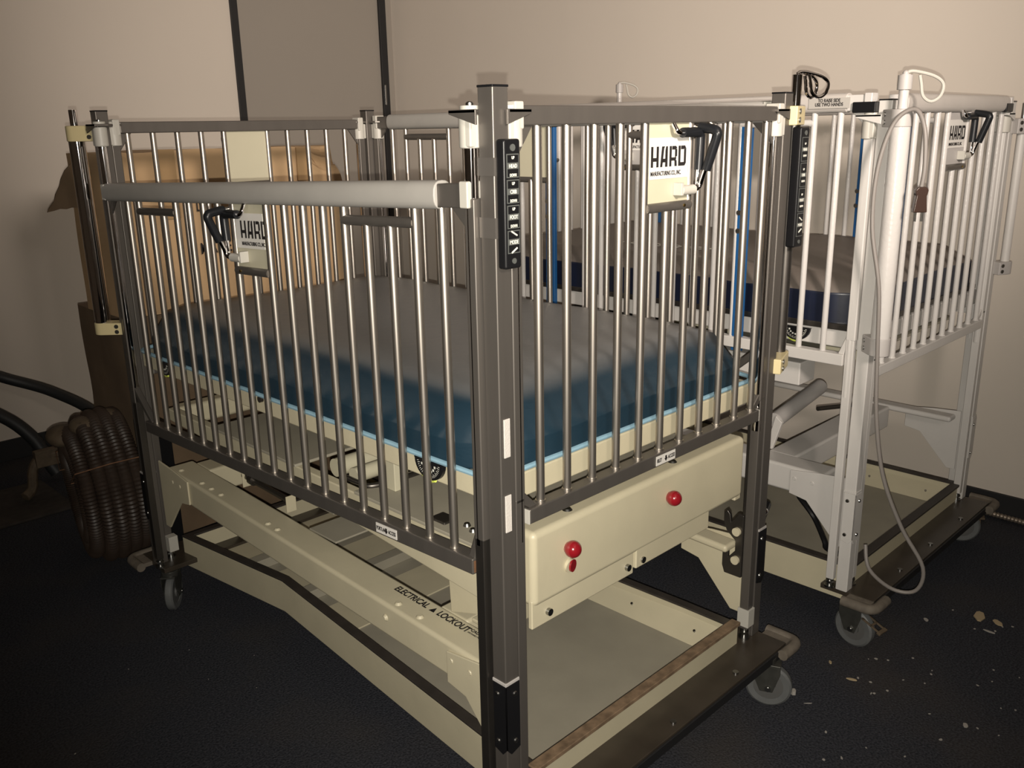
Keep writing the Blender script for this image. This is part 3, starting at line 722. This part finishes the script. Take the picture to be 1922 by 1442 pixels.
# ------------------------------------------------------------------ mattresses
def mattress(name, x0, x1, y0, y1, z0, z1, top_m, side_m, welt_m, label, soft=(.15, .085)):
    bm = bmesh.new(); nx, ny, nz = 30, 50, 8
    import itertools
    bmesh.ops.create_cube(bm, size=1)
    bmesh.ops.subdivide_edges(bm, edges=bm.edges[:], cuts=15, use_grid_fill=True)
    for v in bm.verts:
        x, y, z = v.co.x*2, v.co.y*2, v.co.z*2
        r = .085
        # rounded plan and crowned top
        X = (x1-x0)/2; Y = (y1-y0)/2; Z = (z1-z0)/2
        px, py, pz = x*X, y*Y, z*Z
        ra, rb = soft
        qx = max(abs(px)-(X-ra), 0)/ra; qy = max(abs(py)-(Y-ra), 0)/ra
        d = math.sqrt(qx*qx+qy*qy)
        if d > 1:
            px = math.copysign(X-ra+ra*qx/d, px) if qx else px; py = math.copysign(Y-ra+ra*qy/d, py) if qy else py
        dd = min(1, d)
        drop = rb*(1-math.sqrt(max(0, 1-dd**2.6)))
        f = (z+1)/2
        pz = -Z + f*(2*Z-drop)
        pz -= 0
        bulge = .006*math.sin(px*9+py*7)+.004*math.sin(py*23+1.3)
        v.co = Vector((px+bulge*.25*(1 if abs(x) > .9 else 0), py+bulge*.25*(1 if abs(y) > .9 else 0), pz+(bulge*.35 if z > .2 else 0)))
        v.co += Vector(((x0+x1)/2, (y0+y1)/2, (z0+z1)/2))
    o = obj(name, bm, side_m)
    me = o.data
    if top_m is not side_m:
        me.materials.append(top_m)
        for p in me.polygons:
            if p.normal.z > .35: p.material_index = 1
    for p in me.polygons: p.use_smooth = True
    me.attributes.remove(me.attributes['sharp_edge']) if 'sharp_edge' in me.attributes else None
    tag(o, label, 'mattress')
    if welt_m:
        bm = bmesh.new()
        r = .05; pts = []
        for (cx_, cy_, a0) in ((x1-r, y1-r, 0), (x0+r, y1-r, 90), (x0+r, y0+r, 180), (x1-r, y0+r, 270)):
            for k in range(4):
                a = math.radians(a0+k*30); pts.append((cx_+(r+.002)*math.cos(a), cy_+(r+.002)*math.sin(a), z0+.005))
        ext = []
        for i, p in enumerate(pts):
            q = pts[(i+1) % len(pts)]; ext.append(p); dd = (Vector(q)-Vector(p)).length
            for k in range(1, int(dd/.06)): t = k/int(dd/.06); ext.append(tuple(Vector(p).lerp(Vector(q), t)+Vector((0, 0, random.uniform(-.0012, .0012)))))
        path_tube(bm, ext, .0058, 8, 1, closed=True); obj('welt', bm, welt_m, o)
    return o
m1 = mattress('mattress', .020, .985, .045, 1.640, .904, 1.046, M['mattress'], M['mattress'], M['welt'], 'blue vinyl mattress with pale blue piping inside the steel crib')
m2 = mattress('mattress', 1.405, 2.345, -.030, 1.56, .968, 1.125, M['navyt'], M['navy'], None, 'thick navy mattress with a taupe top inside the white crib', (.07, .05))
bm = bmesh.new(); bx(bm, 1.402, 2.348, -.033, 1.563, .966, .985); obj('mattress_binding', bm, M['leg'], m2, .004)
mt_txt = text('printed_letters', 'NEMSCHOFF', .085, (1.62, 1.02, 1.1262), (.05, -1, 0), (0, 0, 1), M['ink'], m2, bold=.001, squeeze=.9)

# ------------------------------------------------------------------ poles in their clamps
def hook(bm, base, d, sc=1.0, r=.004):
    b = Vector(base); d = Vector((*d, 0)).normalized(); z = Vector((0, 0, 1))
    pts = [b, b+d*.015*sc+z*.004*sc, b+d*.055*sc-z*.006*sc, b+d*.075*sc-z*.022*sc, b+d*.072*sc-z*.045*sc, b+d*.055*sc-z*.056*sc, b+d*.038*sc-z*.045*sc, b+d*.032*sc-z*.02*sc, b+d*.028*sc-z*.004*sc]
    path_tube(bm, pts, r, 8, 5)
def clamp(name, parent, pole, post, z0, z1, m, rad):
    """band round the pole and a tongue to the post; pole/post = (x,y)"""
    p = Vector((*pole, 0)); q = Vector((*post, 0)); d = (q-p); L_ = d.length; a = math.atan2(d.y, d.x)
    bm = bmesh.new()
    mt = Matrix.Translation(p) @ Matrix.Rotation(a, 4, 'Z')
    n = 12; pts = [((rad)*math.cos(t), (rad)*math.sin(t)) for t in [PI/2+PI*k/n for k in range(n+1)]] + [(L_, -rad), (L_, rad)]
    A = [bm.verts.new((x, y, z0)) for x, y in pts]; B = [bm.verts.new((x, y, z1)) for x, y in pts]
    bm.faces.new(A); bm.faces.new(B[::-1]); k = len(pts)
    for i in range(k): bm.faces.new([A[i], A[(i+1) % k], B[(i+1) % k], B[i]])
    bmesh.ops.transform(bm, matrix=mt, verts=bm.verts[:])
    o = obj(name, bm, m, parent, .003)
    for z in (z0+(z1-z0)*.28, z0+(z1-z0)*.72):
        for s in (-1, 1):
            bm = bmesh.new(); c0 = mt @ Vector((L_*.72, s*rad, z)); c1 = mt @ Vector((L_*.72, s*(rad+.003), z)); cyl(bm, c0, c1, .0065, 12); obj('clamp_screw', bm, M['screw'], o)
    return o
def pole(loc, tube_z, rod_z, tube_r, rod_r, tube_m, rod_m, label, cat='pole', hooks=(), hook_m=None, sc=1, cap=None):
    t = empty('infusion_pole', (loc[0], loc[1], tube_z[0])); tag(t, label, cat)
    bm = bmesh.new(); cyl(bm, (0, 0, 0), (0, 0, tube_z[1]-tube_z[0]), tube_r, 28); obj('holder_tube', bm, tube_m, t, .001)
    bm = bmesh.new(); cyl(bm, (0, 0, tube_z[1]-tube_z[0]-.02), (0, 0, rod_z-tube_z[0]), rod_r, 20); rd = obj('rod', bm, rod_m, t, .001)
    if hooks:
        bm = bmesh.new()
        for d in hooks: hook(bm, (0, 0, rod_z-tube_z[0]+.002), d, sc, .0042)
        obj('hook', bm, hook_m, rd)
    if cap:
        bm = bmesh.new(); cyl(bm, (0, 0, rod_z-tube_z[0]-.038), (0, 0, rod_z-tube_z[0]-.002), rod_r*1.45, 20); ball(bm, (0, 0, rod_z-tube_z[0]+.002), .008, 10); obj('collar', bm, cap, rd, .001)
    return t
pA = (-.032, L+.045)
t = pole(pA, (.965, 1.565), 1.625, .0235, .0115, M['chrome'], M['chrome'], 'chrome pole clamped outside the far left corner of the steel crib')
clamp('pole_clamp', crib1, pA, (.018, L-.002), .952, .990, M['ivory'], .0265); clamp('pole_clamp', crib1, pA, (.018, L-.002), 1.535, 1.580, M['ivory'], .0265)
pB = (1.076, .034)
t = pole(pB, (.93, 1.56), 1.665, .016, .0125, M['leg'], M['chrome'], 'chrome double-hook pole clamped to the right corner post of the steel crib', hooks=((.8, -.9), (1, -.2)), hook_m=M['chrome'], sc=1.0)
clamp('pole_clamp', crib1, pB, (.985, .005), .925, .965, M['ivory'], .024); clamp('pole_clamp', crib1, pB, (.985, .005), 1.545, 1.59, M['ivory'], .024)
pC = (1.352, -.118)
t = pole(pC, (.935, 1.568), 1.665, .0255, .0125, M['white'], M['white'], 'white pole with a single hook at the near corner of the white crib', hooks=((.7, -.9),), hook_m=M['whitep'], sc=1.25, cap=M['lgrey'])
clamp('pole_clamp', crib2, (pC[0]-1.38, pC[1]+.08), (.006, .0), .925, .975, M['lgrey'], .028); clamp('pole_clamp', crib2, (pC[0]-1.38, pC[1]+.08), (.006, .0), 1.535, 1.58, M['lgrey'], .028)
pD = (2.392, 1.63)
t = pole(pD, (.96, 1.56), 1.735, .022, .012, M['white'], M['white'], 'slim white hook pole at the far left corner of the white crib', hooks=((.7, -.9),), hook_m=M['whitep'], sc=1.1, cap=M['lgrey'])
pE = (2.405, -.10)
t = pole(pE, (1.03, 1.53), 1.60, .015, .009, M['wpost'], M['screw'], 'grey pole stub at the right-hand corner of the white crib')
clamp('pole_clamp', crib2, (pE[0]-1.38, pE[1]+.08), (.985, .0), 1.02, 1.065, M['lgrey'], .024); clamp('pole_clamp', crib2, (pE[0]-1.38, pE[1]+.08), (.985, 0), 1.50, 1.55, M['lgrey'], .024)

# ------------------------------------------------------------------ hand controls
def remote(loc, rotz, label, h, full=True, wd=.034, dp=.024):
    """front face at local -Y, origin at foot"""
    r = empty('hand_control', loc, (0, 0, rotz)); tag(r, label, 'hand control')
    bm = bmesh.new(); bx(bm, -wd/2, wd/2, 0, dp, 0, h); b = obj('casing', bm, M['plas'], r, .005, seg=4)
    f = -.0006
    bm = bmesh.new(); cyl(bm, (0, 0, .014), (0, -.0015, .014), .005, 12); cyl(bm, (0, 0, h-.014), (0, -.0015, h-.014), .006, 12); obj('casing_screw', bm, M['key'], b)
    n = 4; kh = (h-.048)/4
    words = [('UP', 'HEAD', 'DOWN'), ('UP', 'CRIB', 'DOWN'), ('UP', 'FOOT', 'DOWN'), ('', 'MODE', '')]
    for i, (a, m_, c_) in enumerate(words):
        z1 = h-.024-i*kh; z0_ = z1-kh+.003; zc = (z0_+z1)/2; hw = wd/2-.0055
        bm = bmesh.new(); bx(bm, -hw, hw, f, 0, z0_, z1); k = obj('key_frame', bm, M['key'], r, 0)
        bm = bmesh.new(); bx(bm, -hw+.0018, hw-.0018, f*1.8, 0, zc+.0052, z1-.0018); bx(bm, -hw+.0018, hw-.0018, f*1.8, 0, z0_+.0018, zc-.0052); obj('key_pad', bm, M['plas'], k)
        kt = dict(align='CENTER', bold=.0002)
        text('key_letters', m_, .0092, (0, f*2, zc-.0034), (1, 0, 0), (0, -1, 0), M['ink'], k, squeeze=.78, **kt)
        if a: text('key_letters', a, .0068, (0, f*2.2, zc+.011), (1, 0, 0), (0, -1, 0), M['ink'], k, squeeze=.8, **kt)
        if c_: text('key_letters', c_, .0068, (0, f*2.2, zc-.0175), (1, 0, 0), (0, -1, 0), M['ink'], k, squeeze=.7, **kt)
        if i == 3:
            bm = bmesh.new()
            for s, zz in ((1, zc+.0145), (-1, zc-.0145)): cyl(bm, (-.0065, f*2.5, zz+s*.0038), (.0065, f*2.5, zz-s*.0038), .0016, 8)
            obj('mode_mark', bm, M['ink'], k)
    return r
remote((.0225, -.0215, 1.318), 0, 'black push-button hand control taped to the nearest steel post', .217, wd=.040, dp=.0205)
r2 = remote((1.043, -.016, 1.249), 0, 'black hand control hanging from the right-hand post of the steel crib', .292, wd=.042, dp=.026)

# ------------------------------------------------------------------ cord with plug on the white crib
cp = [(1.40, -.115, .33), (1.385, -.14, .262), (1.42, -.20, .205), (1.44, -.26, .215), (1.43, -.275, .30), (1.395, -.215, .42), (1.35, -.165, .58), (1.325, -.14, .76), (1.318, -.128, .95), (1.312, -.118, 1.12), (1.305, -.088, 1.28), (1.305, -.088, 1.43), (1.315, -.115, 1.545), (1.328, -.160, 1.578), (1.325, -.190, 1.53), (1.325, -.20, 1.44), (1.325, -.197, 1.385)]
bm = bmesh.new(); path_tube(bm, cp, .0058, 10, 6); co = obj('power_cord', bm, M['cord']); tag(co, 'grey power cord looped over the near corner pole of the white crib', 'cord')
bm = bmesh.new(); prism(bm, [(-.010, .030), (.010, .030), (.017, .022), (.015, .010), (.013, .008), (.018, -.035), (-.018, -.035), (-.013, .008), (-.015, .010), (-.017, .022)], 'y', -.009, .009)
for v in bm.verts: v.co = Matrix.Rotation(-PI/4, 4, 'Z') @ v.co
for v in bm.verts: v.co += Vector((1.325, -.197, 1.358))
pg = obj('plug', bm, M['plug'], co, .003); pg['label'] = 'dark brown plug'
bm = bmesh.new()
for s in (-1, 1): bx(bm, 1.325+s*.006-.001, 1.325+s*.006+.001, -.197-s*.006-.003, -.197-s*.006+.003, 1.300, 1.324)
obj('prong', bm, M['screw'], pg)

# ------------------------------------------------------------------ black foot strap between the cribs
bm = bmesh.new(); path_tube(bm, [(1.075, .06, .40), (1.15, .10, .42), (1.24, .13, .44)], .014, 8, 4)
ar = obj('release_lever', bm, M['plas'], crib1)
bm = bmesh.new(); ball(bm, (1.175, .10, .447), .011, 14); obj('ball_end', bm, M['chrome'], ar)
bm = bmesh.new(); path_tube(bm, [(1.56, .22, .44), (1.53, .12, .36), (1.50, .06, .34), (1.47, .09, .37), (1.48, .15, .39), (1.50, .10, .32), (1.46, .04, .27), (1.47, .03, .24), (1.55, -.02, .20), (1.66, -.04, .19)], .009, 8, 5)
ar = obj('cable', bm, M['plas']); tag(ar, 'thick black cable curling over the tray of the white crib', 'cable')
bm = bmesh.new(); path_tube(bm, [(.99, .42, .52), (.93, .40, .50), (.90, .33, .45), (.92, .27, .40), (.95, .24, .385)], .0055, 8, 5)
ar = obj('cable', bm, M['plas']); tag(ar, 'thin black cable arching behind the red-knobbed beam of the steel crib', 'cable')

# ------------------------------------------------------------------ cardboard boxes
def carton(name, x0, x1, y0, y1, z0, z1, m, label, dent=.008, corner=True):
    bm = bmesh.new(); bmesh.ops.create_cube(bm, size=1); bmesh.ops.subdivide_edges(bm, edges=bm.edges[:], cuts=19, use_grid_fill=True)
    from mathutils import noise
    for v in bm.verts:
        x, y, z = v.co.x+.5, v.co.y+.5, v.co.z+.5
        p = Vector((x0+x*(x1-x0), y0+y*(y1-y0), z0+z*(z1-z0)))
        n = noise.noise_vector(p*4.0)*dent
        if corner:
            k = max(0, 1-(Vector((1-x, y, 1-z)).length)/.22); p += Vector((-.045*k, .03*k, -.055*k)) + noise.noise_vector(p*28)*.022*min(1, k*2)
            k2 = max(0, 1-(Vector((x, y, 1-z)).length)/.14); p += noise.noise_vector(p*22)*.014*k2
        v.co = p+n
    o = obj(name, bm, m, smooth=False); tag(o, label, 'box', 'cardboard boxes'); return o
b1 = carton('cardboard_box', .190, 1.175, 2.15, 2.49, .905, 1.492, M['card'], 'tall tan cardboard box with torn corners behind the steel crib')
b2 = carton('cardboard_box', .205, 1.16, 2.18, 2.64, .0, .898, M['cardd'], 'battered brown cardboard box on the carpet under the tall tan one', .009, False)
bm = bmesh.new(); prism(bm, [(.195, 1.455), (.165, 1.43), (.145, 1.40), (.135, 1.375), (.115, 1.345), (.108, 1.325), (.085, 1.30), (.075, 1.285), (.100, 1.288), (.125, 1.293), (.150, 1.290), (.170, 1.294), (.195, 1.292)], 'y', 2.452, 2.458)
for v in bm.verts: v.co.y -= (.195-v.co.x)*.25
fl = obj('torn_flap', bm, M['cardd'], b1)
bk = box_obj('black_case', (.135, .212, 1.925, 2.06, 0, .56), M['plas'], None, .004); tag(bk, 'narrow black case standing between the lower cardboard box and the steel crib', 'case')
bm = bmesh.new(); bx(bm, .375, .445, 2.136, 2.145, 1.25, 1.498); obj('packing_tape', bm, M['pack'], b1)
bm = bmesh.new(); bx(bm, .955, 1.01, 2.134, 2.142, 1.36, 1.490); obj('packing_tape', bm, M['pack'], b1)
text('printed_letters', 'D', .060, (.505, 2.1385, 1.270), (1, 0, 0), (0, -1, 0), M['dink'], b1, bold=.0003, squeeze=.8)
text('printed_letters', 'MADE', .060, (.505, 2.1385, 1.110), (1, 0, 0), (0, -1, 0), M['dink'], b1, bold=.0006, squeeze=.8)

# ------------------------------------------------------------------ corrugated coil and hoses at the left
cc = Vector((.058, 2.215, .283)); axd = Vector((.97, -.17, .05)).normalized()
s1 = Vector((0, 0, 1)).cross(axd).normalized(); s2 = axd.cross(s1)
bm = bmesh.new(); N = 230
for k, (off, R) in enumerate(((-.085, .220), (-.045, .18), (-.040, .244), (0, .250), (.040, .250), (.080, .242), (-.09, .165))):
    pts = [cc+axd*off+(s1*math.cos(2*PI*i/N)*R*.93+s2*math.sin(2*PI*i/N)*R*1.06)*(1+.015*math.sin(3*2*PI*i/N+k)) for i in range(N)]
    path_tube(bm, pts, .0235, 12, 1, closed=True, ribs=.17)
cl = obj('corrugated_hose_coil', bm, M['coil']); tag(cl, 'brown ribbed hose wound into a thick upright coil at the left', 'hose coil')
for a in (.35, 2.6):
    bm = bmesh.new(); d = s1*math.cos(a)*.93+s2*math.sin(a)*1.06
    path_tube(bm, [cc+d*.15-axd*.125, cc+d*.264-axd*.115, cc+d*.286+axd*.0, cc+d*.280+axd*.10, cc+d*.20+axd*.118, cc+d*.15+axd*.06], .0022, 6, 1, closed=True)
    obj('tie_wire', bm, M['rust'], cl)
bm = bmesh.new()
for (c0, rr) in ((cc+Vector((-.05, -.02, .252)), .045), (cc+Vector((-.10, .05, .21)), .055), (cc+Vector((.05, -.0, .262)), .036)): ball(bm, c0, rr, 14, (1.1, 1.4, .75))
obj('cloth_pad', bm, M['old'], cl)
def ray(px, py):
    return fw + (px-961)/F_PX*R_ - (py-721)/F_PX*U_
def at_y(px, py, y):
    d = ray(px, py); t = (y-CAM.y)/d.y; return CAM + d*t
bm = bmesh.new(); path_tube(bm, [(-.55, 3.40, .42), (-.30, 3.42, .54), (-.10, 3.38, .575), (.10, 3.36, .475), (.25, 3.25, .40), (.36, 3.05, .30), (.38, 2.98, .12), (.36, 2.96, .035)], .026, 12, 8)
h1 = obj('black_hose', bm, M['hose']); tag(h1, 'thick black hose arching high over the ribbed coil by the left wall', 'hose')
bm = bmesh.new(); path_tube(bm, [(-.60, 3.30, .30), (-.35, 3.33, .40), (-.10, 3.32, .40), (.04, 3.30, .315), (.13, 3.26, .20), (.17, 3.22, .08), (.19, 3.2, .03)], .030, 12, 8)
h2 = obj('black_hose', bm, M['hose']); tag(h2, 'lower black hose bending down to the carpet at the left edge', 'hose')
bm = bmesh.new()
path_tube(bm, [(-.02, 2.98, .034), (.02, 3.0, .06), (.035, 3.0, .14), (.075, 3.0, .19), (.15, 2.98, .195), (.20, 2.96, .16), (.24, 2.95, .05)], .022, 8, 4, ribs=.06)
bx(bm, .045, .19, 2.97, 3.01, .15, .225)
br = obj('grimy_bracket', bm, M['old'], bevel=.004); tag(br, 'grimy brown two-legged bracket standing under the lower black hose', 'bracket')
mt_ = box_obj('floor_mat', (-.9, .12, 2.78, 3.22, 0, .012), M['mat_'], None, .004); tag(mt_, 'dark brown mat lying on the carpet at the left', 'mat')

# ------------------------------------------------------------------ litter and conduit on the floor
bm = bmesh.new(); path_tube(bm, [Vector((2.632, -.06, .022)).lerp(Vector((2.60, -1.2, .012)), k/170) for k in range(171)], .0095, 10, 1, ribs=.28)
cd_ = obj('flexible_conduit', bm, M['conduit']); tag(cd_, 'ribbed metal conduit lying along the right baseboard', 'conduit')
bm = bmesh.new(); bx(bm, -.035, .035, -.045, .045, 0, .014); bx(bm, -.02, .02, -.06, -.02, .012, .022)
br = obj('rusty_clip', bm, M['old'], bevel=.003); br.location = (2.56, -.045, 0); br.rotation_euler = (0, 0, .4); tag(br, 'flat rusty clip at the end of the ribbed conduit', 'clip')
def flake(loc, sx, sy, h, m, rot):
    bm = bmesh.new(); n = 7
    pts = [(math.cos(2*PI*k/n)*sx*random.uniform(.65, 1.1), math.sin(2*PI*k/n)*sy*random.uniform(.65, 1.1)) for k in range(n)]
    prism(bm, pts, 'z', 0, h); o = obj('paint_flake', bm, m, bevel=.0006, seg=1); o.location = loc; o.rotation_euler = (0, 0, rot); return o
def at_z(px, py, z=0.0):
    d = ray(px, py); t = (z-CAM.z)/d.z; return CAM + d*t
spots = [((1600, 1277), .016, .006, .004, 0, 'oblong yellow flake on the carpet between the two near casters'),
         ((1488, 1302), .011, .010, .012, 1, 'pale chunk lying against the front right caster of the steel crib'),
         ((1558, 1244), .010, .005, .003, 0, 'small yellow flake left of the oblong one'),
         ((1518, 1321), .014, .002, .002, 1, 'thin pale sliver right of the steel crib caster'),
         ((1812, 1363), .013, .008, .003, 1, 'pale crumb low at the right of the carpet'),
         ((1838, 1158), .040, .016, .004, 0, 'biggest yellowish crumbled flake on the right carpet'),
         ((1872, 1170), .022, .012, .004, 0, 'yellowish flake right of the biggest crumbled one'),
         ((1855, 1186), .020, .005, .003, 1, 'pale sliver just below the biggest crumbled flake'),
         ((1738, 1164), .012, .007, .003, 1, 'pale crumb between the white crib caster and the crumbled flake'),
         ((1481, 1220), .010, .005, .006, 1, 'pale crumb beside the corner bumper of the steel crib')]
for (p, sx, sy, h, k, lab) in spots:
    q = at_z(*p); tag(flake((q.x, q.y, 0), sx, sy, h, M['crumb'] if k else M['flake'], random.uniform(0, 3)), lab, 'flake')
for k in range(34):
    p = (random.uniform(1460, 1915), random.uniform(1140, 1435)); q = at_z(*p)
    if q.y > -.16: q.y = -.2-random.random()*.3
    o = flake((q.x, q.y, 0), random.uniform(.002, .007), random.uniform(.002, .005), .002, M['crumb'], random.uniform(0, 3)); o.name = 'crumb'
    tag(o, 'tiny pale crumb scattered on the dark carpet at the right', 'crumb', 'tiny crumbs on the carpet')
for k in range(6):
    p = (random.uniform(60, 700), random.uniform(1180, 1430)); q = at_z(*p)
    o = flake((q.x, q.y, 0), random.uniform(.001, .003), random.uniform(.001, .003), .002, M['crumb'], random.uniform(0, 3)); o.name = 'crumb'
    tag(o, 'tiny pale speck on the dark carpet left of the steel crib', 'crumb', 'tiny specks on the left carpet')
